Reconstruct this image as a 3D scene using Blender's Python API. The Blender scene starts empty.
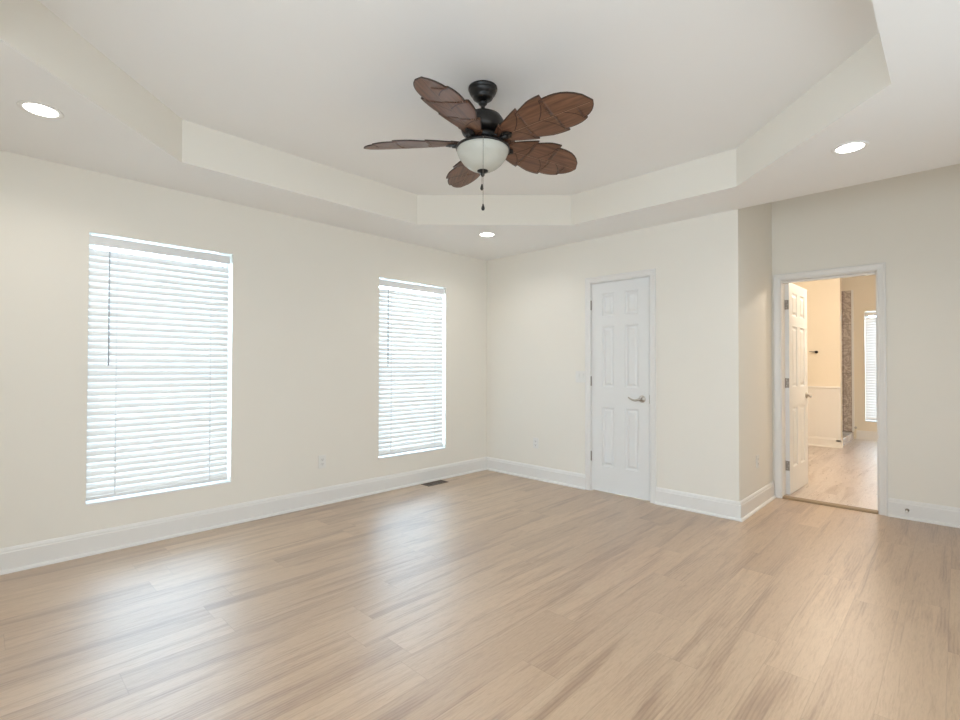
import bpy, math, random
from mathutils import Vector, Matrix

C = bpy.context.scene.collection
SC = bpy.context.scene
R = math.radians

# ------------------------------------------------------------------ camera, sky, added fill lights, lamps of the room, exposure
cam_d = bpy.data.cameras.new('camera')
cam = bpy.data.objects.new('camera', cam_d); C.objects.link(cam); SC.camera = cam
cam_d.sensor_fit = 'HORIZONTAL'; cam_d.sensor_width = 36
cam_d.lens = 490.5 / 960 * 36
cam_d.clip_start = 0.02
yaw, pitch, roll = R(-44.2437), R(0.7794), R(-0.1197)
fwd = Vector((math.sin(yaw)*math.cos(pitch), math.cos(yaw)*math.cos(pitch), math.sin(pitch)))
rt = Vector((math.cos(yaw), -math.sin(yaw), 0)); up = rt.cross(fwd)
rt2 = rt*math.cos(roll) - up*math.sin(roll); up2 = rt*math.sin(roll) + up*math.cos(roll)
m = Matrix((rt2, up2, -fwd)).transposed().to_4x4(); m.translation = Vector((0, 0, 1.22))
cam.matrix_world = m

SKY = 29.0
w = bpy.data.worlds.new('world'); SC.world = w; w.use_nodes = True
bg = w.node_tree.nodes['Background']
bg.inputs[0].default_value = (0.62, 0.81, 1.0, 1); bg.inputs[1].default_value = SKY

def area(name, loc, rot, sx, sy, power, color, shape='RECTANGLE', spread=180):
    l = bpy.data.lights.new(name, 'AREA'); l.shape = shape; l.size = sx
    if shape == 'RECTANGLE': l.size_y = sy
    l.energy = power; l.color = color; l.spread = R(spread)
    o = bpy.data.objects.new(name, l); C.objects.link(o); o.location = loc; o.rotation_euler = rot
    return o
# added fill lights at the two unseen walls, which have no windows
area('fill_light_front', (-0.4, -0.80, 1.35), (R(90), 0, 0), 2.2, 1.9, 42, (0.75, 0.885, 1.0))
area('fill_light_right', (0.80, 1.5, 1.35), (R(90), 0, R(90)), 3.6, 1.9, 20, (0.75, 0.885, 1.0))
CAN_POWER = 3.2
CANS = [(-3.25, 0.21), (-3.23, 3.41), (-0.436, 3.506), (-0.44, 0.21)]
BATH_POWER = 76

SC.view_settings.view_transform = 'Standard'; SC.view_settings.look = 'None'
SC.view_settings.gamma = 1; SC.view_settings.use_curve_mapping = False
SC.view_settings.exposure = 0.24
SC.cycles.use_denoising = True
SC.cycles.max_bounces = 14; SC.cycles.diffuse_bounces = 10; SC.cycles.transmission_bounces = 10
SC.cycles.transparent_max_bounces = 16
SC.cycles.sample_clamp_indirect = 8

# ------------------------------------------------------------------ materials
def new_mat(name):
    mt = bpy.data.materials.new(name); mt.use_nodes = True
    nt = mt.node_tree; return mt, nt, nt.nodes['Principled BSDF']
def N(nt, t, **kw):
    n = nt.nodes.new(t)
    for k, v in kw.items(): setattr(n, k, v)
    return n
def paint(name, col, rough=0.55, bump=0.0, bscale=120, spec=0.5, metal=0.0, var=0.02, vscale=3.0):
    mt, nt, b = new_mat(name)
    tc = N(nt, 'ShaderNodeTexCoord'); nz = N(nt, 'ShaderNodeTexNoise'); nz.inputs['Scale'].default_value = vscale
    nt.links.new(tc.outputs['Object'], nz.inputs['Vector'])
    mx = N(nt, 'ShaderNodeMix', data_type='RGBA')
    mx.inputs[6].default_value = tuple(c*(1-var) for c in col)+(1,)
    mx.inputs[7].default_value = tuple(min(1, c*(1+var)) for c in col)+(1,)
    nt.links.new(nz.outputs[0], mx.inputs[0]); nt.links.new(mx.outputs[2], b.inputs['Base Color'])
    b.inputs['Roughness'].default_value = rough; b.inputs['Metallic'].default_value = metal
    b.inputs['Specular IOR Level'].default_value = spec
    if bump:
        n2 = N(nt, 'ShaderNodeTexNoise'); n2.inputs['Scale'].default_value = bscale
        nt.links.new(tc.outputs['Object'], n2.inputs['Vector'])
        bp = N(nt, 'ShaderNodeBump'); bp.inputs['Strength'].default_value = bump; bp.inputs['Distance'].default_value = 0.002
        nt.links.new(n2.outputs[0], bp.inputs['Height']); nt.links.new(bp.outputs[0], b.inputs['Normal'])
    return mt
WALL = paint('cream_wall_paint', (0.81, 0.785, 0.725), 0.6, 0.15, 260, 0.3, var=0.008)
CEIL = paint('white_ceiling_paint', (0.86, 0.866, 0.862), 0.8, 0.1, 200, 0.2, var=0.006)
TRIM = paint('white_trim_paint', (0.79, 0.785, 0.77), 0.35, var=0.005)
DOORP = paint('white_door_paint', (0.78, 0.79, 0.79), 0.38, var=0.005)
NICKEL = paint('satin_nickel', (0.55, 0.52, 0.48), 0.3, metal=1.0)
HINGE = paint('dull_nickel_hinge', (0.33, 0.30, 0.27), 0.4, metal=0.9)
BRONZE = paint('black_bronze', (0.009, 0.008, 0.0075), 0.33, spec=0.45, var=0.2, vscale=20)
PLASTIC = paint('white_plastic', (0.78, 0.775, 0.75), 0.3, var=0.0)
SLOT = paint('dark_slot', (0.05, 0.045, 0.04), 0.6)
VENTM = paint('brown_register', (0.16, 0.125, 0.10), 0.45, metal=0.4)
STRIPM = paint('oak_brown_reducer', (0.27, 0.19, 0.11), 0.45, var=0.12, vscale=14)
VINYL = paint('white_vinyl', (0.80, 0.82, 0.84), 0.4, var=0.0)
BLACKM = paint('matte_black', (0.02, 0.02, 0.02), 0.5)
TASSEL = paint('dark_wood_pull', (0.02, 0.015, 0.012), 0.35)
CHAINM = paint('aged_chain', (0.25, 0.22, 0.19), 0.35, metal=0.9)
WANDM = paint('clear_grey_wand', (0.50, 0.52, 0.55), 0.3)
BATHWALL = paint('bath_wall_paint', (0.80, 0.74, 0.63), 0.6, 0.15, 260, 0.3, var=0.008)

def slat_mat():
    mt, nt, b = new_mat('white_blind_slat')
    b.inputs['Base Color'].default_value = (0.86, 0.87, 0.87, 1); b.inputs['Roughness'].default_value = 0.45
    tr = N(nt, 'ShaderNodeBsdfTranslucent'); tr.inputs[0].default_value = (0.97, 0.88, 0.79, 1)
    mx = N(nt, 'ShaderNodeMixShader'); mx.inputs[0].default_value = 0.080
    nt.links.new(b.outputs[0], mx.inputs[1]); nt.links.new(tr.outputs[0], mx.inputs[2])
    nt.links.new(mx.outputs[0], nt.nodes['Material Output'].inputs[0]); return mt
SLAT = slat_mat()
def glass_mat():
    mt, nt, b = new_mat('window_glass'); nt.nodes.remove(b)
    t = N(nt, 'ShaderNodeBsdfTransparent'); t.inputs[0].default_value = (0.95, 0.97, 0.97, 1)
    g = N(nt, 'ShaderNodeBsdfGlossy'); g.inputs['Roughness'].default_value = 0.02
    f = N(nt, 'ShaderNodeFresnel'); f.inputs[0].default_value = 1.3
    mx = N(nt, 'ShaderNodeMixShader')
    nt.links.new(f.outputs[0], mx.inputs[0]); nt.links.new(t.outputs[0], mx.inputs[1]); nt.links.new(g.outputs[0], mx.inputs[2])
    nt.links.new(mx.outputs[0], nt.nodes['Material Output'].inputs[0]); return mt
GLASS = glass_mat()
def bowl_mat():
    mt, nt, b = new_mat('alabaster_glass')
    tc = N(nt, 'ShaderNodeTexCoord'); nz = N(nt, 'ShaderNodeTexNoise'); nz.inputs['Scale'].default_value = 9; nz.inputs['Distortion'].default_value = 1.5
    nt.links.new(tc.outputs['Object'], nz.inputs['Vector'])
    cr = N(nt, 'ShaderNodeValToRGB'); cr.color_ramp.elements[0].color = (0.62, 0.63, 0.56, 1); cr.color_ramp.elements[1].color = (0.78, 0.78, 0.72, 1)
    nt.links.new(nz.outputs[0], cr.inputs[0]); nt.links.new(cr.outputs[0], b.inputs['Base Color'])
    b.inputs['Roughness'].default_value = 0.22
    tr = N(nt, 'ShaderNodeBsdfTranslucent'); tr.inputs[0].default_value = (0.8, 0.8, 0.75, 1)
    mx = N(nt, 'ShaderNodeMixShader'); mx.inputs[0].default_value = 0.25
    nt.links.new(b.outputs[0], mx.inputs[1]); nt.links.new(tr.outputs[0], mx.inputs[2])
    nt.links.new(mx.outputs[0], nt.nodes['Material Output'].inputs[0]); return mt
BOWL = bowl_mat()
def emit_mat(name, col, st):
    mt, nt, b = new_mat(name); nt.nodes.remove(b)
    e = N(nt, 'ShaderNodeEmission'); e.inputs[0].default_value = col+(1,); e.inputs[1].default_value = st
    nt.links.new(e.outputs[0], nt.nodes['Material Output'].inputs[0]); return mt
LENS = emit_mat('lit_lamp_lens', (1.0, 0.97, 0.92), 14)

def floor_mat(name, tones, W=0.181, L=1.22, rough=0.42, sx=0.0):
    mt, nt, b = new_mat(name)
    def M(op, a, c=None):
        n = N(nt, 'ShaderNodeMath', operation=op)
        for i, x in enumerate((a, c)):
            if x is None: continue
            if isinstance(x, (int, float)): n.inputs[i].default_value = x
            else: nt.links.new(x, n.inputs[i])
        return n.outputs[0]
    geo = N(nt, 'ShaderNodeNewGeometry'); sp = N(nt, 'ShaderNodeSeparateXYZ'); nt.links.new(geo.outputs['Position'], sp.inputs[0])
    x, y = sp.outputs[0], sp.outputs[1]
    u = M('DIVIDE', M('ADD', x, sx+50*W), W); row = M('FLOOR', u); fu = M('FRACT', u)
    wn = N(nt, 'ShaderNodeTexWhiteNoise', noise_dimensions='1D'); nt.links.new(row, wn.inputs['W'])
    v = M('DIVIDE', M('ADD', M('ADD', y, 40), M('MULTIPLY', wn.outputs[0], L)), L); pl = M('FLOOR', v); fv = M('FRACT', v)
    cb = N(nt, 'ShaderNodeCombineXYZ'); nt.links.new(row, cb.inputs[0]); nt.links.new(pl, cb.inputs[1])
    w2 = N(nt, 'ShaderNodeTexWhiteNoise', noise_dimensions='2D'); nt.links.new(cb.outputs[0], w2.inputs['Vector'])
    rnd = w2.outputs[0]
    def gn(ax, ay, scale, det, dist, seed):
        c = N(nt, 'ShaderNodeCombineXYZ')
        nt.links.new(M('MULTIPLY', x, ax), c.inputs[0])
        nt.links.new(M('ADD', M('MULTIPLY', y, ay), M('MULTIPLY', rnd, 37.0+seed)), c.inputs[1])
        nt.links.new(M('MULTIPLY', rnd, 91.0+seed), c.inputs[2])
        n = N(nt, 'ShaderNodeTexNoise'); n.inputs['Scale'].default_value = scale
        n.inputs['Detail'].default_value = det; n.inputs['Distortion'].default_value = dist
        nt.links.new(c.outputs[0], n.inputs['Vector']); return n.outputs[0]
    big = gn(12.0, 0.95, 1.0, 4, 0.8, 1.0)       # long dark streaks
    mid = gn(60.0, 4.5, 1.0, 5, 1.8, 7.0)       # cathedral grain
    fine = gn(260.0, 26.0, 1.0, 4, 0.6, 13.0)    # pores
    # cathedral rings: distorted bands across the plank, only where the streak noise allows
    wc = N(nt, 'ShaderNodeCombineXYZ'); nt.links.new(M('ADD', M('MULTIPLY', fu, W), M('MULTIPLY', rnd, 3.0)), wc.inputs[0])
    nt.links.new(M('ADD', M('MULTIPLY', y, 0.13), M('MULTIPLY', rnd, 11.0)), wc.inputs[1])
    wv = N(nt, 'ShaderNodeTexWave', wave_type='BANDS', bands_direction='X'); wv.inputs['Scale'].default_value = 22
    wv.inputs['Distortion'].default_value = 9.0; wv.inputs['Detail'].default_value = 2.5; wv.inputs['Detail Scale'].default_value = 0.55
    nt.links.new(wc.outputs[0], wv.inputs['Vector'])
    ringm = N(nt, 'ShaderNodeMapRange'); ringm.inputs[1].default_value = 0.40; ringm.inputs[2].default_value = 0.62; nt.links.new(big, ringm.inputs[0])
    rings = M('MULTIPLY', wv.outputs[1], ringm.outputs[0])
    base = N(nt, 'ShaderNodeValToRGB'); e = base.color_ramp.elements
    e[0].color = tones[0]+(1,); e[1].color = tones[2]+(1,); k = base.color_ramp.elements.new(0.5); k.color = tones[1]+(1,)
    nt.links.new(rnd, base.inputs[0])
    def mul(col, val, lo, hi, f0, f1, tint):
        mr = N(nt, 'ShaderNodeMapRange'); mr.inputs[1].default_value = lo; mr.inputs[2].default_value = hi
        mr.inputs[3].default_value = f0; mr.inputs[4].default_value = f1; nt.links.new(val, mr.inputs[0])
        mx = N(nt, 'ShaderNodeMix', data_type='RGBA', blend_type='MULTIPLY'); nt.links.new(mr.outputs[0], mx.inputs[0])
        nt.links.new(col, mx.inputs[6]); mx.inputs[7].default_value = tint+(1,); return mx.outputs[2]
    c = mul(base.outputs[0], big, 0.50, 0.76, 0.0, 1.0, (0.66, 0.58, 0.53))
    c = mul(c, rings, 0.35, 1.0, 0.0, 0.8, (0.76, 0.69, 0.64))
    c = mul(c, mid, 0.48, 0.72, 0.0, 0.6, (0.74, 0.69, 0.65))
    c = mul(c, fine, 0.45, 0.66, 0.0, 0.5, (0.78, 0.74, 0.70))
    # seams
    du = M('MULTIPLY', M('MINIMUM', fu, M('SUBTRACT', 1.0, fu)), W)
    dv = M('MULTIPLY', M('MINIMUM', fv, M('SUBTRACT', 1.0, fv)), L)
    d = M('MINIMUM', du, dv)
    sm = N(nt, 'ShaderNodeMapRange'); sm.inputs[1].default_value = 0.0008; sm.inputs[2].default_value = 0.0022
    sm.inputs[3].default_value = 0.40; sm.inputs[4].default_value = 0.0; nt.links.new(d, sm.inputs[0])
    mx = N(nt, 'ShaderNodeMix', data_type='RGBA', blend_type='MULTIPLY'); nt.links.new(sm.outputs[0], mx.inputs[0])
    nt.links.new(c, mx.inputs[6]); mx.inputs[7].default_value = (0.55, 0.47, 0.40, 1)
    nt.links.new(mx.outputs[2], b.inputs['Base Color'])
    b.inputs['Roughness'].default_value = rough; b.inputs['Specular IOR Level'].default_value = 1.0
    b.inputs['Coat Weight'].default_value = 1.0; b.inputs['Coat Roughness'].default_value = 0.42; b.inputs['Coat IOR'].default_value = 1.65
    rr = N(nt, 'ShaderNodeMapRange'); rr.inputs[1].default_value = 0.3; rr.inputs[2].default_value = 0.7
    rr.inputs[3].default_value = rough-0.04; rr.inputs[4].default_value = rough+0.07; nt.links.new(mid, rr.inputs[0])
    nt.links.new(rr.outputs[0], b.inputs['Roughness'])
    bp = N(nt, 'ShaderNodeBump'); bp.inputs['Strength'].default_value = 0.25; bp.inputs['Distance'].default_value = 0.0012
    hh = M('SUBTRACT', fine, sm.outputs[0]); nt.links.new(hh, bp.inputs['Height']); nt.links.new(bp.outputs[0], b.inputs['Normal'])
    return mt
OAK = floor_mat('light_oak_planks', [(0.41, 0.268, 0.160), (0.455, 0.305, 0.187), (0.505, 0.348, 0.218)], sx=0.04)
OAKB = floor_mat('bath_oak_planks', [(0.50, 0.425, 0.37), (0.55, 0.47, 0.415), (0.60, 0.515, 0.46)], sx=0.11, rough=0.3)

def marble_mat(name, base, vein, scale):
    mt, nt, b = new_mat(name)
    tc = N(nt, 'ShaderNodeTexCoord'); nz = N(nt, 'ShaderNodeTexNoise'); nz.inputs['Scale'].default_value = scale
    nz.inputs['Detail'].default_value = 7; nz.inputs['Distortion'].default_value = 2.2
    nt.links.new(tc.outputs['Object'], nz.inputs['Vector'])
    cr = N(nt, 'ShaderNodeValToRGB'); cr.color_ramp.elements[0].position = 0.36; cr.color_ramp.elements[0].color = base+(1,)
    cr.color_ramp.elements[1].position = 0.5; cr.color_ramp.elements[1].color = vein+(1,)
    e = cr.color_ramp.elements.new(0.58); e.color = base+(1,)
    nt.links.new(nz.outputs[0], cr.inputs[0]); nt.links.new(cr.outputs[0], b.inputs['Base Color'])
    b.inputs['Roughness'].default_value = 0.2; return mt
MARBLE = marble_mat('veined_grey_marble', (0.62, 0.55, 0.50), (0.38, 0.32, 0.28), 7.0)
MARBLEW = marble_mat('white_marble', (0.78, 0.78, 0.78), (0.55, 0.54, 0.54), 2.5)
GROUT = paint('grey_grout', (0.22, 0.18, 0.16), 0.8)

def wood_blade():
    mt, nt, b = new_mat('carved_walnut_blade')
    tc = N(nt, 'ShaderNodeTexCoord'); mp = N(nt, 'ShaderNodeMapping'); mp.inputs['Scale'].default_value = (3, 34, 10)
    nz = N(nt, 'ShaderNodeTexNoise'); nz.inputs['Scale'].default_value = 2.2; nz.inputs['Detail'].default_value = 5; nz.inputs['Distortion'].default_value = 0.4
    nt.links.new(tc.outputs['Object'], mp.inputs[0]); nt.links.new(mp.outputs[0], nz.inputs['Vector'])
    cr = N(nt, 'ShaderNodeValToRGB'); cr.color_ramp.elements[0].position = 0.3; cr.color_ramp.elements[0].color = (0.090, 0.040, 0.022, 1)
    cr.color_ramp.elements[1].position = 0.72; cr.color_ramp.elements[1].color = (0.215, 0.100, 0.054, 1)
    nt.links.new(nz.outputs[0], cr.inputs[0]); nt.links.new(cr.outputs[0], b.inputs['Base Color'])
    b.inputs['Roughness'].default_value = 0.42
    bp = N(nt, 'ShaderNodeBump'); bp.inputs['Strength'].default_value = 0.3; bp.inputs['Distance'].default_value = 0.001
    nt.links.new(nz.outputs[0], bp.inputs['Height']); nt.links.new(bp.outputs[0], b.inputs['Normal']); return mt
BLADE = wood_blade()
GROOVE = paint('dark_carved_groove', (0.028, 0.012, 0.007), 0.55)

# ------------------------------------------------------------------ mesh helpers
class MB:
    def __init__(s): s.v = []; s.f = []; s.m = []; s.sm = []
    def add(s, vs, fs, mi=0, smooth=False):
        b = len(s.v); s.v += [tuple(v) for v in vs]
        for f in fs: s.f.append([b+i for i in f]); s.m.append(mi); s.sm.append(smooth)
        return s
    def box(s, x0, y0, z0, x1, y1, z1, mi=0):
        vs = [(x0,y0,z0),(x1,y0,z0),(x1,y1,z0),(x0,y1,z0),(x0,y0,z1),(x1,y0,z1),(x1,y1,z1),(x0,y1,z1)]
        return s.add(vs, [(0,3,2,1),(4,5,6,7),(0,1,5,4),(1,2,6,5),(2,3,7,6),(3,0,4,7)], mi)
    def lathe(s, prof, n=32, c=(0,0,0), axis='z', mi=0, smooth=True):
        vs = []; fs = []
        for r, z in prof:
            for k in range(n):
                a = 2*math.pi*k/n; p = (r*math.cos(a), r*math.sin(a), z)
                if axis == 'x': p = (p[2], p[0], p[1])
                if axis == 'y': p = (p[1], p[2], p[0])
                vs.append((p[0]+c[0], p[1]+c[1], p[2]+c[2]))
        for i in range(len(prof)-1):
            for k in range(n):
                k2 = (k+1) % n; fs.append((i*n+k, i*n+k2, (i+1)*n+k2, (i+1)*n+k))
        s.add(vs, fs, mi, smooth)
        b = len(s.v)-len(vs)
        if prof[0][0] > 1e-5: s.f.append([b+k for k in range(n)][::-1]); s.m.append(mi); s.sm.append(False)
        if prof[-1][0] > 1e-5: s.f.append([b+(len(prof)-1)*n+k for k in range(n)]); s.m.append(mi); s.sm.append(False)
        return s
    def tube(s, pts, rad, n=10, mi=0, flat=1.0):
        pts = [Vector(p) for p in pts]; vs = []; fs = []
        rr = rad if isinstance(rad, (list, tuple)) else [rad]*len(pts)
        ref = Vector((0, 0, 1))
        for i, p in enumerate(pts):
            t = (pts[min(i+1, len(pts)-1)]-pts[max(i-1, 0)]).normalized()
            if abs(t.dot(ref)) > 0.95: a = t.cross(Vector((0, 1, 0))).normalized()
            else: a = t.cross(ref).normalized()
            b2 = t.cross(a)
            for k in range(n):
                q = 2*math.pi*k/n; vs.append(p + a*math.cos(q)*rr[i]*flat + b2*math.sin(q)*rr[i])
        for i in range(len(pts)-1):
            for k in range(n):
                k2 = (k+1) % n; fs.append((i*n+k, i*n+k2, (i+1)*n+k2, (i+1)*n+k))
        fs.append(tuple(range(n))[::-1]); fs.append(tuple((len(pts)-1)*n+k for k in range(n)))
        return s.add(vs, fs, mi, True)
    def build(s, name, mats, parent=None, bevel=0, loc=None):
        import bmesh
        me = bpy.data.meshes.new(name); me.from_pydata(s.v, [], s.f); 
        if not isinstance(mats, (list, tuple)): mats = [mats]
        for mt in mats: me.materials.append(mt)
        for p, mi, sm in zip(me.polygons, s.m, s.sm): p.material_index = mi; p.use_smooth = sm
        bm = bmesh.new(); bm.from_mesh(me); bmesh.ops.recalc_face_normals(bm, faces=bm.faces); bm.to_mesh(me); bm.free()
        o = bpy.data.objects.new(name, me); C.objects.link(o)
        if parent: o.parent = parent
        if loc: o.location = loc
        if bevel:
            md = o.modifiers.new('bevel', 'BEVEL'); md.width = bevel; md.segments = 2; md.limit_method = 'ANGLE'; md.angle_limit = R(40)
        return o
def tag(o, label=None, cat=None, group=None, kind=None):
    if label: o['label'] = label
    if cat: o['category'] = cat
    if group: o['group'] = group
    if kind: o['kind'] = kind
    return o
def struct(o, label, cat): return tag(o, label, cat, kind='structure')
def empty(name, loc, rz=0):
    o = bpy.data.objects.new(name, None); C.objects.link(o); o.location = loc; o.rotation_euler = (0, 0, rz)
    o.empty_display_size = 0.1; return o
def copy_tree(o, parent=None):
    c = o.copy(); C.objects.link(c); c.parent = parent
    for ch in list(o.children): copy_tree(ch, c)
    return c

def wall_mesh(axis, face, back, a0, a1, z0, z1, holes):
    """A wall slab with rectangular openings; axis = the axis along its length."""
    mb = MB()
    As = sorted({a0, a1, *[h[0] for h in holes], *[h[1] for h in holes]})
    Zs = sorted({z0, z1, *[h[2] for h in holes], *[h[3] for h in holes]})
    lo, hi = min(face, back), max(face, back)
    # full-height strips between openings, then infill over/under
    for i in range(len(As)-1):
        p, q = As[i], As[i+1]; zr = [z0]
        inside = [h for h in holes if h[0] <= p+1e-6 and h[1] >= q-1e-6]
        segs = [(z0, z1)]
        for h in inside:
            n = []
            for s0, s1 in segs:
                if h[2] > s0: n.append((s0, min(h[2], s1)))
                if h[3] < s1: n.append((max(h[3], s0), s1))
            segs = n
        for s0, s1 in segs:
            if axis == 'y': mb.box(lo, p, s0, hi, q, s1)
            else: mb.box(p, lo, s0, q, hi, s1)
    return mb

# ------------------------------------------------------------------ dimensions
XL, YB, H, HT = -4.031, 4.2555, 2.49, 2.76
XA, YA, HA = -1.2556, 5.255, 2.88          # alcove's left wall, back wall and ceiling height
XR, YF = 0.85, -0.85
ZT, ZB = 2.0907, 0.3164
W1 = (0.5025, 1.382); W2 = (2.7314, 3.6003)
YBATH0, YBATH1 = 5.375, 10.40

# ------------------------------------------------------------------ shell
struct(MB().box(XL-0.3, YF-0.2, -0.12, XR+0.2, YA+0.06, 0).build('floor', OAK), 'light oak plank floor of the empty bedroom', 'floor')
struct(wall_mesh('y', XL, XL-0.15, YF-0.15, YB+0.15, 0, H+0.4, [(*W1, ZB, ZT), (*W2, ZB, ZT)]).build('wall_left', WALL),
       'long cream wall with two windows and white blinds', 'wall')
D1 = (-2.612, -1.990, 2.053)
struct(wall_mesh('x', YB, YB+0.12, XL-0.15, XA, 0, H+0.4, [(D1[0], D1[1], 0, D1[2])]).build('wall_back', WALL),
       'cream wall holding the closed narrow white door', 'wall')
struct(MB().box(XA-0.12, YB+0.12, 0, XA, YA+0.12, HA+0.1).build('wall_alcove_left', WALL),
       'short cream wall turning back from the outside corner to the open doorway', 'wall')
D2 = (-1.193, -0.470, 2.040)
struct(wall_mesh('x', YA, YBATH0, XA, XR+0.15, 0, HA+0.1, [(D2[0], D2[1], 0, D2[2])]).build('wall_alcove_back', WALL),
       'tan cream wall around the open bathroom doorway', 'wall')
struct(MB().box(XR, YF-0.15, 0, XR+0.15, YA, HA+0.1).build('wall_right', WALL), 'cream wall on the right, out of the picture', 'wall')
struct(MB().box(XL, YF-0.15, 0, XR, YF, HA+0.1).build('wall_front', WALL), 'cream wall at the camera end, out of the picture', 'wall')
# back of the closet, so the door stands in front of a dark space
struct(MB().box(XL-0.15, YB+0.72, 0, XA-0.12, YB+0.80, H+0.4).build('wall_closet', WALL), 'wall inside the closet behind the narrow door', 'wall')
struct(MB().box(XL-0.15, YB+0.12, -0.1, XA-0.12, YB+0.72, 0).build('floor_closet', OAK), 'floor inside the closet behind the narrow door', 'floor')

# ceiling: flat border, octagonal tray, alcove
TX0, TX1, TY0, TY1, CH = -3.456, -0.203, 0.03, 3.712, 0.93
OCT = [(TX0+CH, TY0), (TX1-CH, TY0), (TX1, TY0+CH), (TX1, TY1-0.87), (TX1-0.90, TY1), (TX0+0.98, TY1), (TX0, TY1-0.975), (TX0, TY0+0.85)]
OCT[0] = (TX0+0.82, TY0)
def ceiling():
    mb = MB()
    outer = [(XL-0.1, YF-0.1), (XR+0.1, YF-0.1), (XR+0.1, YB), (XL-0.1, YB)]
    n = 8
    # border: connect octagon to the outer rectangle
    o = [(x, y, H) for x, y in OCT]; q = [(x, y, H) for x, y in outer]
    vs = o+q
    fs = [(0,1,9,8), (1,2,9), (2,3,10,9), (3,4,10), (4,5,11,10), (5,6,11), (6,7,8,11), (7,0,8)]
    mb.add(vs, fs, 0)
    vs = o+[(x, y, HT) for x, y in OCT]
    mb.add(vs, [(i, (i+1) % n, n+(i+1) % n, n+i) for i in range(n)], 1)
    mb.add([(x, y, HT) for x, y in OCT], [tuple(range(n))], 0)
    # edge of the border towards the alcove, and the alcove's own ceiling
    mb.add([(XA, YB, H), (XR+0.1, YB, H), (XR+0.1, YB, HA), (XA, YB, HA)], [(0,1,2,3)], 1)
    mb.add([(XA-0.05, YB, HA), (XR+0.1, YB, HA), (XR+0.1, YA+0.05, HA), (XA-0.05, YA+0.05, HA)], [(0,1,2,3)], 0)
    # slab above everything
    mb.box(XL-0.2, YF-0.2, HA+0.06, XR+0.2, YA+0.12, HA+0.16)
    return mb.build('ceiling', [CEIL, WALL])
struct(ceiling(), 'white tray ceiling with an eight-sided raised centre and cream sides', 'ceiling')

# ------------------------------------------------------------------ baseboards
BP = [(0, 0), (0.031, 0), (0.031, 0.008), (0.026, 0.016), (0.019, 0.019), (0.016, 0.021), (0.016, 0.118), (0.012, 0.124), (0.012, 0.132), (0.006, 0.145), (0, 0.148)]
def baseboard(name, p0, p1, nrm, m0=0, m1=0, label='', mat=TRIM, prof=BP):
    """m0/m1: +1 the ends run out to an outside corner, -1 they pull in at an inside corner, 0 square."""
    p0 = Vector((*p0, 0)); p1 = Vector((*p1, 0)); n = Vector((*nrm, 0)); t = (p1-p0).normalized()
    vs = []
    for e, (p, mm, sg) in enumerate(((p0, m0, -1), (p1, m1, 1))):
        for d, z in prof: vs.append(p + n*d + t*sg*mm*d + Vector((0, 0, z)))
    k = len(prof); fs = [(i, (i+1) % k, k+(i+1) % k, k+i) for i in range(k)] + [tuple(range(k)), tuple(range(k, 2*k))[::-1]]
    return struct(MB().add(vs, fs).build(name, mat), label, 'baseboard')
baseboard('baseboard_left', (XL, YF), (XL, YB), (1, 0), -1, -1, 'white baseboard along the window wall')
baseboard('baseboard_back', (XL, YB), (-2.663, YB), (0, -1), -1, 0, 'white baseboard left of the closed narrow door')
baseboard('baseboard_corner', (-1.940, YB), (XA, YB), (0, -1), 0, 1, 'white baseboard right of the closed narrow door')
baseboard('baseboard_alcove_left', (XA, YB), (XA, YA-0.020), (1, 0), 1, 0, 'white baseboard on the short side wall by the doorway')
baseboard('baseboard_alcove_back', (-0.419, YA), (XR, YA), (0, -1), 0, -1, 'white baseboard right of the bathroom doorway')
baseboard('baseboard_right', (XR, YA), (XR, YF), (-1, 0), -1, -1, 'white baseboard on the right wall, out of the picture')
baseboard('baseboard_front', (XR, YF), (XL, YF), (0, 1), -1, -1, 'white baseboard on the camera-end wall, out of the picture')

# ------------------------------------------------------------------ door casings
CP = [(0, 0), (0, 0.010), (0.006, 0.013), (0.012, 0.011), (0.038, 0.015), (0.044, 0.019), (0.052, 0.019), (0.055, 0.016), (0.055, 0)]
def casing(name, x0, x1, zt, yf, sgn, label, jy0, jy1, prof=CP):
    mb = MB(); k = len(prof); vs = []
    for (cx, dx, cz, dz) in ((x0, -1, 0, 0), (x0, -1, zt, 1), (x1, 1, zt, 1), (x1, 1, 0, 0)):
        for w_, t_ in prof: vs.append((cx+dx*w_, yf+sgn*t_, cz+dz*w_))
    fs = []
    for s_ in range(3):
        for i in range(k): fs.append((s_*k+i, s_*k+(i+1) % k, (s_+1)*k+(i+1) % k, (s_+1)*k+i))
    fs += [tuple(range(k)), tuple(range(3*k, 4*k))[::-1]]
    mb.add(vs, fs)
    o = struct(mb.build(name, TRIM), label, 'door trim')
    j = MB()                                     # jamb lining in the opening
    j.box(x0-0.004, jy0, 0, x0+0.006, jy1, zt+0.004).box(x1-0.006, jy0, 0, x1+0.004, jy1, zt+0.004).box(x0+0.006, jy0, zt-0.006, x1-0.006, jy1, zt+0.004)
    j.build('door_jamb', TRIM, o)
    return o, mb
t1, _ = casing('trim_1', D1[0]+0.003, D1[1]-0.003, 2.050, YB, -1, 'white moulded casing around the closed narrow door', YB+0.001, YB+0.119)
t2, _ = casing('trim_2', D2[0]+0.008, D2[1]-0.006, 2.036, YA, -1, 'white moulded casing around the open bathroom doorway', YA+0.001, YBATH0-0.001)
sb = MB(); sb.box(D2[1]-0.022, YA+0.045, 0.013, D2[1]-0.0125, YBATH0-0.040, 2.02).box(D2[0]+0.0062, YA+0.045, 0.013, D2[0]+0.0100, YBATH0-0.040, 2.02).box(D2[0]+0.010, YA+0.045, 2.012, D2[1]-0.022, YBATH0-0.040, 2.029)
sb.build('door_stop_bead', TRIM, t2)

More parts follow.
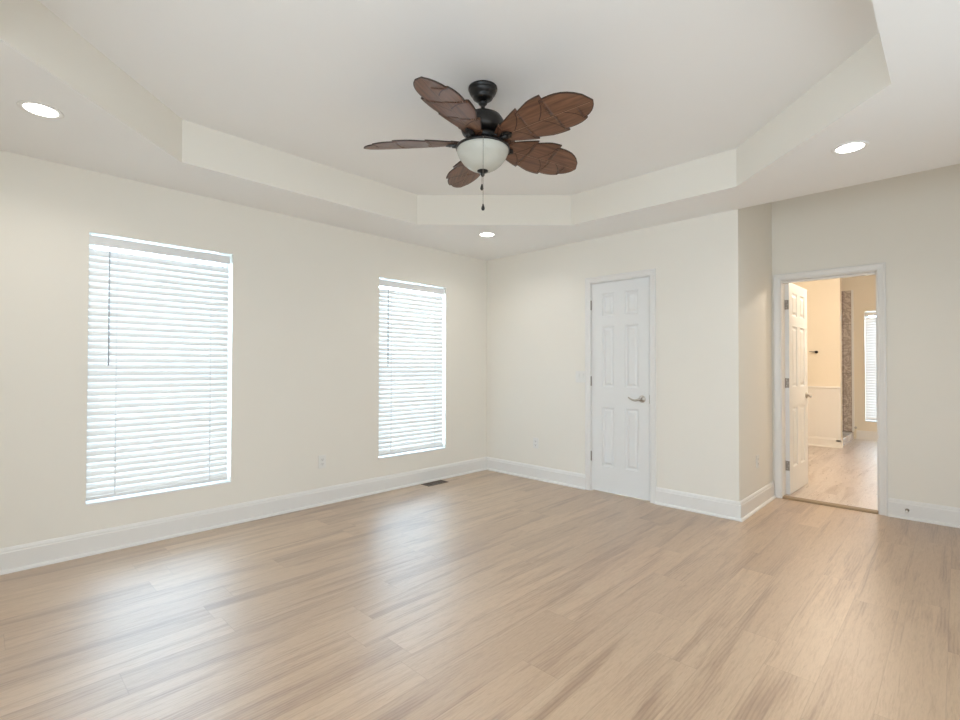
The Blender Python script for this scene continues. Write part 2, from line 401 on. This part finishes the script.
# ------------------------------------------------------------------ six-panel doors
def door_leaf(w, h, t, xs, zs):
    """Slab from (0,0,0) to (w,t,h) with moulded panels on both faces."""
    mb = MB()
    X = sorted({0, w, *[a for p in xs for a in p]}); Z = sorted({0, h, *[a for p in zs for a in p]})
    for side in (0, 1):
        y = 0 if side == 0 else t; d = 1 if side == 0 else -1
        for i in range(len(X)-1):
            for j in range(len(Z)-1):
                x0, x1, z0, z1 = X[i], X[i+1], Z[j], Z[j+1]
                if (x0, x1) in xs and (z0, z1) in zs:
                    rings = [(0, 0), (0.003, 0.006), (0.011, 0.011), (0.018, 0.0125), (0.021, 0.012), (0.038, 0.0025), (0.041, 0.002)]
                    vs = []
                    for ins, dep in rings:
                        vs += [(x0+ins, y+d*dep, z0+ins), (x1-ins, y+d*dep, z0+ins), (x1-ins, y+d*dep, z1-ins), (x0+ins, y+d*dep, z1-ins)]
                    fs = []
                    for r_ in range(len(rings)-1):
                        for k in range(4): fs.append((r_*4+k, r_*4+(k+1) % 4, (r_+1)*4+(k+1) % 4, (r_+1)*4+k))
                    b = (len(rings)-1)*4; fs.append((b, b+1, b+2, b+3))
                    mb.add(vs, fs)
                else:
                    mb.add([(x0, y, z0), (x1, y, z0), (x1, y, z1), (x0, y, z1)], [(0, 1, 2, 3)])
    mb.add([(0,0,0),(w,0,0),(w,t,0),(0,t,0),(0,0,h),(w,0,h),(w,t,h),(0,t,h)], [(0,3,2,1),(4,5,6,7),(1,2,6,5),(3,0,4,7)])
    return mb
ZP = [(0.245, 0.818), (1.012, 1.602), (1.703, 1.925)]
def lever(parent, x, z, yface, sgn, dirx, name='door_handle'):
    """rosette on the face, neck and a curved lever running in dirx; sgn = which way it sticks out of the face"""
    mb = MB()
    prof = [(0.0335, 0), (0.0335, 0.004), (0.030, 0.009), (0.016, 0.012), (0.012, 0.016), (0.011, 0.040), (0.0125, 0.046), (0.0, 0.049)]
    mb.lathe([(r_, d*sgn) for r_, d in prof], 28, (x, yface, z), 'y')
    pts = []; rr = []
    for i in range(13):
        s_ = i/12; pts.append((x+dirx*(0.004+0.115*s_), yface+sgn*(0.040+0.008*math.sin(s_*math.pi)), z-0.014*math.sin(s_*math.pi*1.15)*(1.0)+0.006*s_*s_))
        rr.append(0.0105-0.0045*s_)
    mb.tube(pts, rr, 12)
    return mb.build(name, NICKEL, parent)

d1 = empty('door_1', (-2.602, YB+0.006, 0.012)); struct(d1, 'closed narrow white six-panel door with a nickel lever', 'door')
dw = 0.598
door_leaf(dw, 2.028, 0.035, [(0.115, 0.246), (0.361, 0.492)], ZP).build('door_leaf', DOORP, d1)
lever(d1, dw-0.070, 0.915, 0.0, -1, -1)
MB().box(dw-0.0025, -0.0015, 0.875, dw+0.0005, 0.022, 0.955).build('latch_plate', NICKEL, d1)
for hz in (1.818, 1.068, 0.330):
    mb = MB(); mb.lathe([(0.0, -0.049), (0.005, -0.047), (0.0065, -0.045), (0.0065, 0.045), (0.005, 0.047), (0.0, 0.049)], 14, (-0.003, -0.0065, hz))
    mb.box(-0.0035, -0.004, hz-0.044, 0.0, 0.02, hz+0.044); mb.build('hinge', HINGE, d1)

# open bathroom door, hinged on the left jamb, swung into the bathroom
d2 = empty('door_2', (-1.180, YBATH0+0.008, 0.016), R(88.5)); struct(d2, 'white six-panel bathroom door standing open inward', 'door')
leaf = door_leaf(0.690, 2.018, 0.035, [(0.114, 0.288), (0.402, 0.576)], ZP)
leaf.v = [(x, y-0.035, z) for x, y, z in leaf.v]      # thickness towards +X when open
leaf.build('door_leaf', DOORP, d2)
lever(d2, 0.630, 0.915, -0.035, -1, -1); lever(d2, 0.630, 0.915, 0.0, 1, -1)
for hz in (1.80, 1.055, 0.27):
    mb = MB(); mb.box(-0.0025, -0.033, hz-0.045, -0.0002, -0.002, hz+0.045)
    mb.lathe([(0.0, -0.049), (0.0065, -0.046), (0.0065, 0.046), (0.0, 0.049)], 14, (-0.006, 0.003, hz))
    for k in (-0.028, 0, 0.028): mb.lathe([(0.0045, -0.0002), (0.0035, -0.0012), (0, -0.0014)], 10, (-0.0023, -0.018+(0.006 if k else -0.006), hz+k), 'x', mi=1)
    mb.build('hinge', [HINGE, NICKEL], d2)

# threshold between the two floors
th = MB(); th.add([(x, y, z) for x in (-1.177, -0.484) for y, z in ((YA-0.016, 0.0), (YA-0.015, 0.007), (YA-0.004, 0.016), (YA+0.052, 0.019), (YA+0.060, 0.0130), (YA+0.060, -0.01))],
      [(0,1,7,6),(1,2,8,7),(2,3,9,8),(3,4,10,9),(4,5,11,10),(5,0,6,11),(0,1,2,3,4,5),(6,7,8,9,10,11)])
struct(th.build('trim_3', STRIPM), 'brown threshold strip across the bathroom doorway', 'threshold')

# ------------------------------------------------------------------ bathroom
XB0, XB1, HB = -3.3, 0.85, 2.76
struct(MB().box(XB0-0.1, YA+0.060, -0.12, XB1+0.1, YBATH1+0.1, 0.012).build('floor_bathroom', OAKB), 'pale plank floor of the bathroom beyond the doorway', 'floor')
BW = (-1.115, -0.26, 0.315, 2.160)
struct(wall_mesh('x', YBATH1, YBATH1+0.15, XB0-0.1, XB1+0.1, 0.012, HB+0.1, [BW]).build('wall_bathroom_back', BATHWALL), 'tan far wall of the bathroom with a narrow window', 'wall')
struct(MB().box(XB1, YBATH0, 0, XB1+0.1, YBATH1, HB+0.1).build('wall_bathroom_right', BATHWALL), 'right wall of the bathroom, out of sight', 'wall')
struct(MB().box(XB0-0.1, YBATH0, 0, XB0, YBATH1, HB+0.1).build('wall_bathroom_left', BATHWALL), 'left wall of the bathroom, out of sight', 'wall')
struct(MB().box(XB0, YBATH0-0.003, 0.0, XA-0.12, YBATH0+0.02, HB+0.1).build('wall_bathroom_front', BATHWALL), 'near wall of the bathroom beside the doorway, out of sight', 'wall')
struct(MB().box(XB0-0.1, YBATH0+0.001, HB, XB1+0.1, YBATH1+0.1, HB+0.12).build('ceiling_bathroom', CEIL), 'white ceiling of the bathroom', 'ceiling')
PX, PY = -1.262, 9.05
struct(MB().box(XB0, PY, 0.012, PX, PY+0.14, HB).build('wall_bathroom_partition', BATHWALL), 'warm white half-panelled wall end seen through the doorway', 'wall')
# wainscot on the partition
wm = MB(); xw = PX-0.004
wx = XB0
n = int((xw-wx)/0.083)
for i in range(n+1):
    a = xw-0.055-i*0.083
    if a-0.083 < wx: break
    wm.box(a-0.081, PY-0.007, 0.10, a, PY-0.0005, 0.860)
wm.box(wx, PY-0.004, 0.10, xw, PY-0.0005, 0.860)
wm.box(xw-0.055, PY-0.016, 0.10, xw+0.004, PY-0.0005, 0.90)
wm.box(wx, PY-0.018, 0.845, xw+0.004, PY-0.0005, 0.90)
wm.add([(x, y, z) for x in (wx, xw+0.008) for y, z in ((PY-0.0005, 0.90), (PY-0.028, 0.90), (PY-0.032, 0.912), (PY-0.026, 0.925), (PY-0.0005, 0.930))],
       [(0,1,6,5),(1,2,7,6),(2,3,8,7),(3,4,9,8),(4,0,5,9),(0,1,2,3,4),(5,6,7,8,9)])
struct(wm.build('trim_4', TRIM), 'white beadboard wainscot with a cap rail on the bathroom wall', 'wainscot')
BPB = [(d, z+0.012) for d, z in BP]
def bb2(*a, **k): return baseboard(*a, **k, prof=BPB)
bb2('baseboard_bathroom_partition', (XB0, PY), (PX, PY), (0, -1), 0, 1, 'white baseboard under the beadboard wainscot')
bb2('baseboard_bathroom_back', (-1.235, YBATH1), (XB1, YBATH1), (0, -1), 0, 0, 'white baseboard under the bathroom window')
# shower
tile = MB()
ty = YBATH1-0.012
tile.box(XB0, ty-0.001, 0.012, -1.292, YBATH1-0.0005, 2.53, 1)
rows = [0.155, 0.755, 1.36, 1.965, 2.53]
rows = [0.135, 0.55, 1.12, 1.50, 1.95, 2.53]
xe = -1.292; cols = [xe, -1.408, -2.02, -2.63, -3.24]
for i in range(len(cols)-1):
    for j in range(len(rows)-1):
        tile.box(cols[i+1]+0.004, ty-0.006, rows[j]+0.004, cols[i]-0.004, ty-0.001, rows[j+1]-0.004, 0)
tl = tag(tile.build('shower_tile_panel', [MARBLE, GROUT]), 'grey veined marble tiling on the back of the shower', 'shower tile', kind='structure')
edge = MB().box(-1.2915, ty-0.012, 0.135, -1.262, YBATH1-0.0005, 2.535)
struct(edge.build('trim_5', TRIM), 'white edge strip beside the shower tiling', 'trim')
cb_ = MB().box(-1.415, PY+0.145, 0.012, -1.272, YBATH1-0.020, 0.125)
struct(cb_.build('shower_curb', MARBLEW, bevel=0.004), 'low white marble curb at the shower opening', 'shower curb')
# shower head-height valve knob at the tile's foot is a small round fitting
kb = MB().lathe([(0.0, 0), (0.020, -0.002), (0.022, -0.010), (0.014, -0.024), (0.0, -0.028)], 20, (-1.245, YBATH1, 0.205), 'y')
tag(kb.build('pipe_cap', NICKEL), 'small round metal cap on the bathroom wall above the shower curb end', 'pipe cap')

# robe hook on the partition
hk = MB().lathe([(0.0, 0), (0.021, 0), (0.021, -0.006), (0.008, -0.010), (0.008, -0.035), (0.018, -0.040), (0.018, -0.052), (0.0, -0.055)], 20, (-1.560, PY, 1.457), 'y')
hk.tube([(-1.565, PY-0.045, 1.457), (-1.60, PY-0.05, 1.458), (-1.645, PY-0.05, 1.462)], [0.008, 0.006, 0.005], 8)
tag(hk.build('robe_hook', BLACKM), 'small black robe hook on the warm white bathroom wall', 'hook')

# bathroom ceiling light, out of sight above the doorway head
bl = empty('bathroom_ceiling_light', (-0.6, 6.8, HB))
tag(bl, 'round warm ceiling light in the bathroom, out of sight above the doorway', 'ceiling light')
MB().lathe([(0.16, 0), (0.165, -0.02), (0.15, -0.03), (0.0, -0.03)], 32).build('fixture_rim', NICKEL, bl)
LENSW = emit_mat('lit_warm_glass', (1.0, 0.70, 0.42), 6)
MB().lathe([(0.145, -0.031), (0.13, -0.06), (0.08, -0.08), (0.0, -0.088)], 32).build('glass_bowl', LENSW, bl)
l_ = bpy.data.lights.new('bathroom_bulb', 'POINT'); l_.energy = BATH_POWER; l_.color = (1.0, 0.85, 0.68); l_.shadow_soft_size = 0.12
lo = bpy.data.objects.new('bathroom_bulb', l_); C.objects.link(lo); lo.location = (-0.6, 6.8, HB-0.25)

# ------------------------------------------------------------------ windows and blinds, built facing +X with y along the wall
def window(name, w, h, label):
    """Origin at the lower near corner of the opening on the room face; glass at x=-0.12."""
    root = empty(name, (0, 0, 0)); struct(root, label, 'window')
    f = MB(); a, b = -0.148, -0.095
    f.box(a, 0.0, 0.0, b, 0.018, h).box(a, w-0.018, 0, b, w, h).box(a, 0.018, 0, b, w-0.018, 0.018).box(a, 0.018, h-0.018, b, w-0.018, h)
    f.build('window_frame', VINYL, root)
    hm = h*0.5
    s1 = MB()
    for (z0, z1, xa) in ((0.018, hm+0.02, -0.122), (hm-0.02, h-0.018, -0.146)):
        s = MB(); xb = xa+0.024
        s.box(xa, 0.018, z0, xb, 0.042, z1).box(xa, w-0.042, z0, xb, w-0.018, z1).box(xa, 0.042, z0, xb, w-0.042, z0+0.03).box(xa, 0.042, z1-0.03, xb, w-0.042, z1)
        so = s.build('sash', VINYL, root)
        MB().box(xa+0.010, 0.042, z0+0.03, xa+0.014, w-0.042, z1-0.03).build('glass_pane', GLASS, so)
    MB().box(-0.094, 0.0, 0.0, 0.003, w, 0.012).build('window_sill', TRIM, root)
    return root
def blind(w, h, label, group, wand=0.12, wl=0.72):
    root = empty('window_blind', (0, 0, 0)); tag(root, label, 'window blind', group)
    xc = -0.033; g = 0.003
    w0, w1 = g, w-0.018
    hr = MB(); hr.box(xc-0.024, w0+0.002, h-0.074, xc+0.018, w1, h-0.022); hr.build('headrail', SLAT, root)
    va = MB(); va.box(xc+0.020, w0-0.002, h-0.080, xc+0.026, w1+0.002, h-0.020)
    va.box(xc+0.019, w0-0.002, h-0.026, xc+0.029, w1+0.002, h-0.020); va.build('valance', VINYL, root, bevel=0.001)
    sl = MB(); pitch_ = 0.0443; sw = 0.050; tilt = R(70); ztop, zlow = h-0.124, 0.074
    n_ = round((ztop-zlow)/pitch_); zs = [ztop-(ztop-zlow)*i/n_ for i in range(n_+1)]
    for z in zs:                          # lower edge towards the room
        pts = []
        for k in range(5):
            t = (k/4-0.5)*sw; cv = 0.0022*(1-(2*k/4-1)**2)
            pts.append((xc+t*math.cos(tilt)+cv*math.sin(tilt), z-t*math.sin(tilt)+cv*math.cos(tilt)))
        th_ = 0.0026; nx, nz = math.sin(tilt)*th_, math.cos(tilt)*th_
        prof = pts+[(x-nx, q-nz) for x, q in pts[::-1]]
        k = len(prof); vs = [(x, y, q) for y in (w0, w1) for x, q in prof]
        sl.add(vs, [(i, (i+1) % k, k+(i+1) % k, k+i) for i in range(k)]+[tuple(range(k)), tuple(range(k, 2*k))])
    sl.build('slats', SLAT, root)
    MB().box(xc-0.022, w0, 0.028, xc+0.018, w1, 0.050).build('bottom_rail', VINYL, root, bevel=0.003)
    for yy in (0.15*w+0.02, 0.83*w):
        c_ = MB(); c_.tube([(xc+0.026, yy, 0.045), (xc+0.026, yy, h-0.06)], 0.0011, 6).tube([(xc-0.026, yy, 0.045), (xc-0.026, yy, h-0.06)], 0.0011, 6)
        for z in zs: c_.box(xc+0.0245, yy-0.006, z-0.028, xc+0.0262, yy+0.006, z-0.018)
        c_.build('ladder_cord', VINYL, root)
    MB().tube([(xc+0.033, wand, h-0.085), (xc+0.033, wand, h-0.085-wl)], 0.0042, 8).build('tilt_wand', WANDM, root)
    return root
hW = ZT-ZB
wn1 = window('window_1', W1[1]-W1[0], hW, 'wider-looking near window in the left wall, filled by a white blind'); wn1.location = (XL, W1[0], ZB)
wn2 = window('window_2', W2[1]-W2[0], hW, 'farther window in the left wall, near the room corner'); wn2.location = (XL, W2[0], ZB)
b1 = blind(W1[1]-W1[0], hW, 'white slatted blind filling the nearer, left window', 'white window blinds', 0.108, 0.785); b1.location = (XL, W1[0], ZB)
b2 = blind(W2[1]-W2[0], hW, 'white slatted blind filling the farther window beside the room corner', 'white window blinds', 0.105, 0.785); b2.location = (XL, W2[0], ZB)
hB = BW[3]-BW[2]
wn3 = window('window_3', BW[1]-BW[0], hB, 'bathroom window seen through the open doorway')
wn3.rotation_euler = (0, 0, R(-90)); wn3.location = (BW[0], YBATH1, BW[2])
b3 = blind(BW[1]-BW[0], hB, 'white slatted blind in the bathroom window, cut off by the door casing', 'white window blinds', 0.4, 0.6)
b3.rotation_euler = (0, 0, R(-90)); b3.location = (BW[0], YBATH1, BW[2])

# ------------------------------------------------------------------ recessed lights
def can_light(x, y, label, first=None):
    if first: o = copy_tree(first); o.location = (x, y, H); o['label'] = label; return o
    root = empty('recessed_light', (x, y, H)); tag(root, label, 'recessed light', 'recessed ceiling lights')
    MB().lathe([(0.088, 0.0), (0.088, -0.003), (0.082, -0.006), (0.068, -0.004), (0.066, -0.001)], 40).build('trim_ring', TRIM, root)
    MB().lathe([(0.066, -0.001), (0.05, -0.0022), (0.0, -0.003)], 40).build('lens', LENS, root)
    return root
LB = ['glowing recessed light above the left edge of the nearer window',
      'small glowing recessed light over the far room corner, below the fan',
      'glowing recessed light above the wall corner beside the bathroom doorway',
      'recessed light over the camera, out of the picture']
c0 = can_light(*CANS[0], LB[0])
for (x, y), lb in zip(CANS[1:], LB[1:]): can_light(x, y, lb, c0)
for x, y in CANS:
    a_ = area('can_lamp', (x, y, H-0.012), (0, 0, 0), 0.13, 0.13, CAN_POWER, (1.0, 0.95, 0.88), 'DISK', 150)

# ------------------------------------------------------------------ outlets, switch, vent, door stop
def outlet(name, loc, rz, label):
    """plate facing local -Y, origin on the wall"""
    r_ = empty(name, loc, rz); tag(r_, label, 'outlet', 'white wall outlets')
    MB().box(-0.035, -0.006, -0.057, 0.035, 0, 0.057).build('cover_plate', PLASTIC, r_, bevel=0.002)
    for zc in (0.0195, -0.0195):
        s = MB().box(-0.017, -0.0085, zc-0.0145, 0.017, -0.006, zc+0.0145)
        so = s.build('socket', PLASTIC, r_, bevel=0.001)
        MB().box(-0.008, -0.0088, zc-0.003, -0.0055, -0.0085, zc+0.007).box(0.0055, -0.0088, zc-0.003, 0.008, -0.0085, zc+0.007).lathe([(0.0025, -0.0088), (0.0025, -0.0085)], 10, (0, 0, zc-0.008), 'y').build('slots', SLOT, so)
    MB().lathe([(0.0, -0.0075), (0.003, -0.0072), (0.003, -0.006)], 12, (0, 0, 0), 'y').build('screw', PLASTIC, r_)
    return r_
outlet('wall_outlet', (XL, 2.141, 0.378), R(90), 'white outlet on the left wall between the two windows')
outlet('wall_outlet', (-3.292, YB, 0.391), 0, 'white outlet low on the back wall left of the narrow door')
outlet('wall_outlet', (XA, 4.755, 0.40), R(90), 'pale outlet on the short side wall near the doorway')
sw = empty('light_switch', (-2.725, YB, 1.120)); tag(sw, 'white rocker light switch on the back wall left of the narrow door', 'light switch')
MB().box(-0.058, -0.006, -0.058, 0.058, 0, 0.058).build('cover_plate', PLASTIC, sw, bevel=0.002)
for xx in (-0.023, 0.023):
    MB().add([(xx-0.016, -0.006, -0.033), (xx+0.016, -0.006, -0.033), (xx+0.016, -0.006, 0.033), (xx-0.016, -0.006, 0.033),
              (xx-0.015, -0.0075, -0.032), (xx+0.015, -0.0075, -0.032), (xx+0.015, -0.011, 0.032), (xx-0.015, -0.011, 0.032)],
             [(0,1,5,4),(1,2,6,5),(2,3,7,6),(3,0,4,7),(4,5,6,7),(0,3,2,1)]).build('rocker', PLASTIC, sw)

vt = empty('floor_vent', (-3.925, 3.36, 0)); tag(vt, 'brown metal floor vent by the baseboard under the farther window', 'floor vent')
vm = MB(); vm.box(-0.062, -0.135, 0, -0.050, 0.135, 0.005).box(0.050, -0.135, 0, 0.062, 0.135, 0.005).box(-0.050, -0.135, 0, 0.050, -0.123, 0.005).box(-0.050, 0.123, 0, 0.050, 0.135, 0.005)
vm.box(-0.003, -0.123, 0.001, 0.003, 0.123, 0.0048)
k = -0.115
while k < 0.12:
    vm.box(-0.050, k, 0.0015, 0.050, k+0.004, 0.0045); k += 0.0125
vm.build('grille', VENTM, vt)
MB().box(-0.050, -0.123, 0.0002, 0.050, 0.123, 0.0008).build('duct_opening', SLOT, vt)

ds = empty('door_stop', (-0.300, YA-0.0162, 0.073)); tag(ds, 'small metal door stop on the baseboard right of the bathroom doorway', 'door stop')
MB().lathe([(0.0, 0), (0.013, 0), (0.013, -0.003), (0.007, -0.006), (0.006, -0.060), (0.0, -0.060)], 18, (0, 0, 0), 'y').build('stem', HINGE, ds)
MB().lathe([(0.006, -0.060), (0.0095, -0.061), (0.010, -0.070), (0.006, -0.075), (0, -0.076)], 18, (0, 0, 0), 'y').build('rubber_tip', TRIM, ds)

# ------------------------------------------------------------------ ceiling fan
FX, FY = -1.870, 1.938
fan = empty('ceiling_fan', (FX, FY, HT)); tag(fan, 'black bronze ceiling fan with five carved brown palm-leaf blades and a glass bowl light', 'ceiling fan')
Z = lambda z: z-HT
MB().lathe([(0.080, 0), (0.080, -0.010), (0.075, -0.014), (0.076, -0.020), (0.072, -0.030), (0.062, -0.044), (0.054, -0.052), (0.055, -0.057), (0.044, -0.066), (0.030, -0.072), (0.0, -0.074)], 40).build('canopy', BRONZE, fan)
MB().lathe([(0.0, -0.068), (0.016, -0.071), (0.024, -0.080), (0.024, -0.088), (0.016, -0.097), (0.012, -0.100), (0.012, -0.118), (0.020, -0.121), (0.027, -0.128), (0.027, -0.138), (0.03, -0.142), (0.0, -0.142)], 28).build('downrod', BRONZE, fan)
MB().lathe([(0.0, -0.134), (0.034, -0.135), (0.046, -0.143), (0.078, -0.152), (0.102, -0.166), (0.117, -0.190), (0.120, -0.205), (0.120, -0.232), (0.113, -0.250), (0.094, -0.262), (0.0, -0.262)], 48).build('motor_housing', BRONZE, fan)
mb = MB().lathe([(0.0, -0.260), (0.078, -0.260), (0.084, -0.270), (0.080, -0.292), (0.066, -0.298), (0.062, -0.310), (0.074, -0.314), (0.095, -0.322), (0.125, -0.326), (0.146, -0.331), (0.149, -0.337), (0.146, -0.344), (0.138, -0.346), (0.0, -0.340)], 48)
for k in range(20):
    a = 2*math.pi*k/20; cx, cy = 0.084*math.cos(a), 0.084*math.sin(a)
    mb.lathe([(0.0, -0.321), (0.008, -0.318), (0.011, -0.308), (0.007, -0.298), (0.0, -0.294)], 8, (cx, cy, 0))
mb.build('light_fitter', BRONZE, fan)
MB().lathe([(0.140, -0.340), (0.143, -0.346), (0.142, -0.356), (0.138, -0.368), (0.136, -0.371), (0.130, -0.386), (0.127, -0.389), (0.110, -0.414), (0.086, -0.436), (0.058, -0.452), (0.025, -0.461), (0.0, -0.463)], 56).build('glass_bowl', BOWL, fan)
MB().lathe([(0.0, -0.452), (0.027, -0.455), (0.031, -0.460), (0.028, -0.466), (0.014, -0.471), (0.010, -0.477), (0.011, -0.483), (0.006, -0.491), (0.0, -0.494)], 28).build('finial', BRONZE, fan)
def pull(px, py, z0, z1, name='pull_chain'):
    c_ = MB(); c_.tube([(px, py, z0), (px, py, z1+0.03)], 0.0011, 6)
    z = z0
    while z > z1+0.035:
        c_.lathe([(0, z), (0.0019, z-0.0019), (0, z-0.0038)], 6, (px, py, 0)); z -= 0.0062
    co = c_.build(name, CHAINM, fan)
    MB().lathe([(0.0, z1+0.036), (0.004, z1+0.033), (0.005, z1+0.026), (0.0085, z1+0.016), (0.0095, z1+0.008), (0.006, z1+0.001), (0.0, z1)], 16, (px, py, 0)).build('pull_knob', TASSEL, co)
# one chain hangs from the finial, the longer one from the fitter on the camera's side of the bowl
vdir = Vector((1.84, -1.90)).normalized(); vr = Vector((rt.x, rt.y))
pull(-0.004*vr.x, -0.004*vr.y, -0.486, Z(2.193))
q_ = vdir*0.151+vr*0.002
pull(q_.x, q_.y, -0.338, Z(2.033))

def leaf_blade():
    r0, r1 = 0.092, 0.675
    L = r1-r0; Wm = 0.130
    def env(s_): return Wm*min(1, (max(s_, 0)/0.50))**0.50 * (1-max(0, (s_-0.55)/0.45)**2.3)**0.66 + 0.006*(1-s_)
    def side(marks, phase):
        pts = []; prev = 0.0
        for i, mk in enumerate(marks):
            nn = 9
            for j in range(nn):
                t = j/(nn-1); s_ = prev+(mk-prev)*t
                f = 0.84+0.20*math.sin(min(1, t*0.75+0.05)*math.pi/2) if i else 0.85+0.18*math.sin(t*math.pi/2)
                pts.append((s_, env(s_)*min(f, 1.03)))
            prev = mk-0.030
        return pts
    A = side([0.13, 0.36, 0.66, 0.87], 0); B = side([0.13, 0.37, 0.63], 1)
    tip = []
    def fin(lst, last):
        for j in range(9):
            s_ = last+(1-last)*j/8; lst.append((s_, env(s_)*(0.84+0.18*math.sin(j/8*math.pi/2))))
        lst[-1] = (1.0, 0.0)
        return lst
    A = fin(A, 0.87-0.03); B = fin(B, 0.63-0.03)
    def zf(s_, wv): return -0.004*s_*s_ + 0.5*wv*wv
    mb = MB(); T = 0.006; nu = 10
    for sg, pts in ((1, A), (-1, B)):
        lo_ = []; hi_ = []
        for (s_, wv) in pts:
            sm_ = s_-0.0*wv
            lo_.append([(r0+L*s_, sg*wv*u/nu, zf(s_, wv*u/nu)) for u in range(nu+1)])
            hi_.append([(x, y, z+T) for x, y, z in lo_[-1]])
        k = len(pts); vs = [p for row in lo_ for p in row]+[p for row in hi_ for p in row]; fs = []
        off = k*(nu+1)
        for i in range(k-1):
            for u in range(nu):
                a = i*(nu+1)+u; fs.append((a, a+1, a+nu+2, a+nu+1)); fs.append((off+a, off+a+nu+1, off+a+nu+2, off+a+1))
        mb.add(vs, fs, 0, True)
        b = len(mb.v)-len(vs)
        for i in range(k-1):               # dark carved edge
            a = b+i*(nu+1)+nu; mb.f.append([a, a+nu+1, off+a+nu+1, off+a]); mb.m.append(1); mb.sm.append(False)
        # edge band under the rim
        for i in range(k-1):
            s0, w0_ = pts[i]; s1, w1_ = pts[i+1]
            q = []
            for s_, wv, d in ((s0, w0_, 0), (s1, w1_, 0), (s1, w1_, 0.0035), (s0, w0_, 0.0035)):
                ww = max(wv-d, 0); q.append((r0+L*s_-(0.002 if d else 0), sg*ww, zf(s_, ww)-0.0006))
            mb.add(q, [(0, 1, 2, 3)], 1)
        # side veins: from the midrib out to each notch
        marks = [0.13, 0.36, 0.66, 0.87] if sg == 1 else [0.13, 0.37, 0.63]
        for mk in marks:
            s0 = mk-0.15; w1_ = env(mk)*0.84; row = []
            for j in range(11):
                t = j/10; s_ = max(0.01, s0+(mk-0.030-s0)*(1-(1-t)**1.8)); wv = w1_*t
                row.append((s_, wv))
            P2 = [Vector((r0+L*sa, sg*wa)) for sa, wa in row]
            for j in range(10):
                t0 = (P2[min(j+1, 10)]-P2[max(j-1, 0)]).normalized(); t1_ = (P2[min(j+2, 10)]-P2[j]).normalized()
                n0 = Vector((-t0.y, t0.x))*0.0021; n1 = Vector((-t1_.y, t1_.x))*0.0021
                q = [(p.x, p.y, zf((p.x-r0)/L, p.y)-0.0014) for p in (P2[j]-n0, P2[j+1]-n1, P2[j+1]+n1, P2[j]+n0)]
                mb.add(q, [(0, 1, 2, 3)], 1)
    # midrib
    for j in range(20):
        a, b = 0.02+0.95*j/20, 0.02+0.95*(j+1)/20
        for y0, y1, mi in ((-0.0030, 0.0, 1), (0.0, 0.0028, 2)):
            mb.add([(r0+L*a, y0, zf(a, 0)-0.0016), (r0+L*b, y0, zf(b, 0)-0.0016), (r0+L*b, y1, zf(b, 0)-0.0016), (r0+L*a, y1, zf(a, 0)-0.0016)], [(0, 1, 2, 3)], mi)
    return mb
RIBL = paint('pale_rib_highlight', (0.36, 0.21, 0.13), 0.45)  # highlight along the midrib, painted as a pale strip
PITCH = R(-16); A0 = 3.0
def blade_iron():
    mb = MB()
    # flat plate under the blade, with two scrolled arms back to the flywheel
    mb.add([(x, y, z) for z in (-0.011, -0.006) for x, y in ((0.130, -0.012), (0.150, -0.024), (0.185, -0.022), (0.205, 0.0), (0.185, 0.022), (0.150, 0.024), (0.130, 0.012))],
           [tuple(range(7))[::-1], tuple(range(7, 14))]+[(i, (i+1) % 7, 7+(i+1) % 7, 7+i) for i in range(7)])
    mb.tube([(0.080, 0.0, -0.004), (0.110, 0.0, -0.014), (0.140, 0.0, -0.014), (0.170, 0, -0.009)], [0.010, 0.009, 0.009, 0.010], 8)
    for sg in (1, -1):
        pts = []
        for j in range(17):
            t = j/16; a = t*math.pi*1.7
            pts.append((0.098+0.050*t, sg*(0.018+0.020*math.sin(a)), -0.016-0.012*math.sin(a*0.8)))
        mb.tube(pts, 0.0048, 8)
        pts = [(0.118+0.014*math.cos(a), sg*(0.030+0.014*math.sin(a)), -0.018) for a in [k*math.pi/6 for k in range(11)]]
        mb.tube(pts, 0.004, 8)
    for x, y in ((0.155, 0.013), (0.155, -0.013), (0.185, 0.0)):
        mb.lathe([(0.0, -0.0145), (0.005, -0.0135), (0.006, -0.011)], 10, (x, y, 0))
    return mb
bl0 = ir0 = None
for k in range(5):
    ang = R(A0+72*k)
    if k == 0:
        bo = leaf_blade().build('blade', [BLADE, GROOVE, RIBL], fan); io = blade_iron().build('blade_iron', BRONZE, fan)
    else:
        bo = bl0.copy(); C.objects.link(bo); io = ir0.copy(); C.objects.link(io)
    if k == 0: bl0, ir0 = bo, io
    Mx = Matrix.Translation((0, 0, -0.306)) @ Matrix.Rotation(ang, 4, 'Z') @ Matrix.Rotation(PITCH, 4, 'X')
    bo.matrix_local = Mx; io.matrix_local = Mx
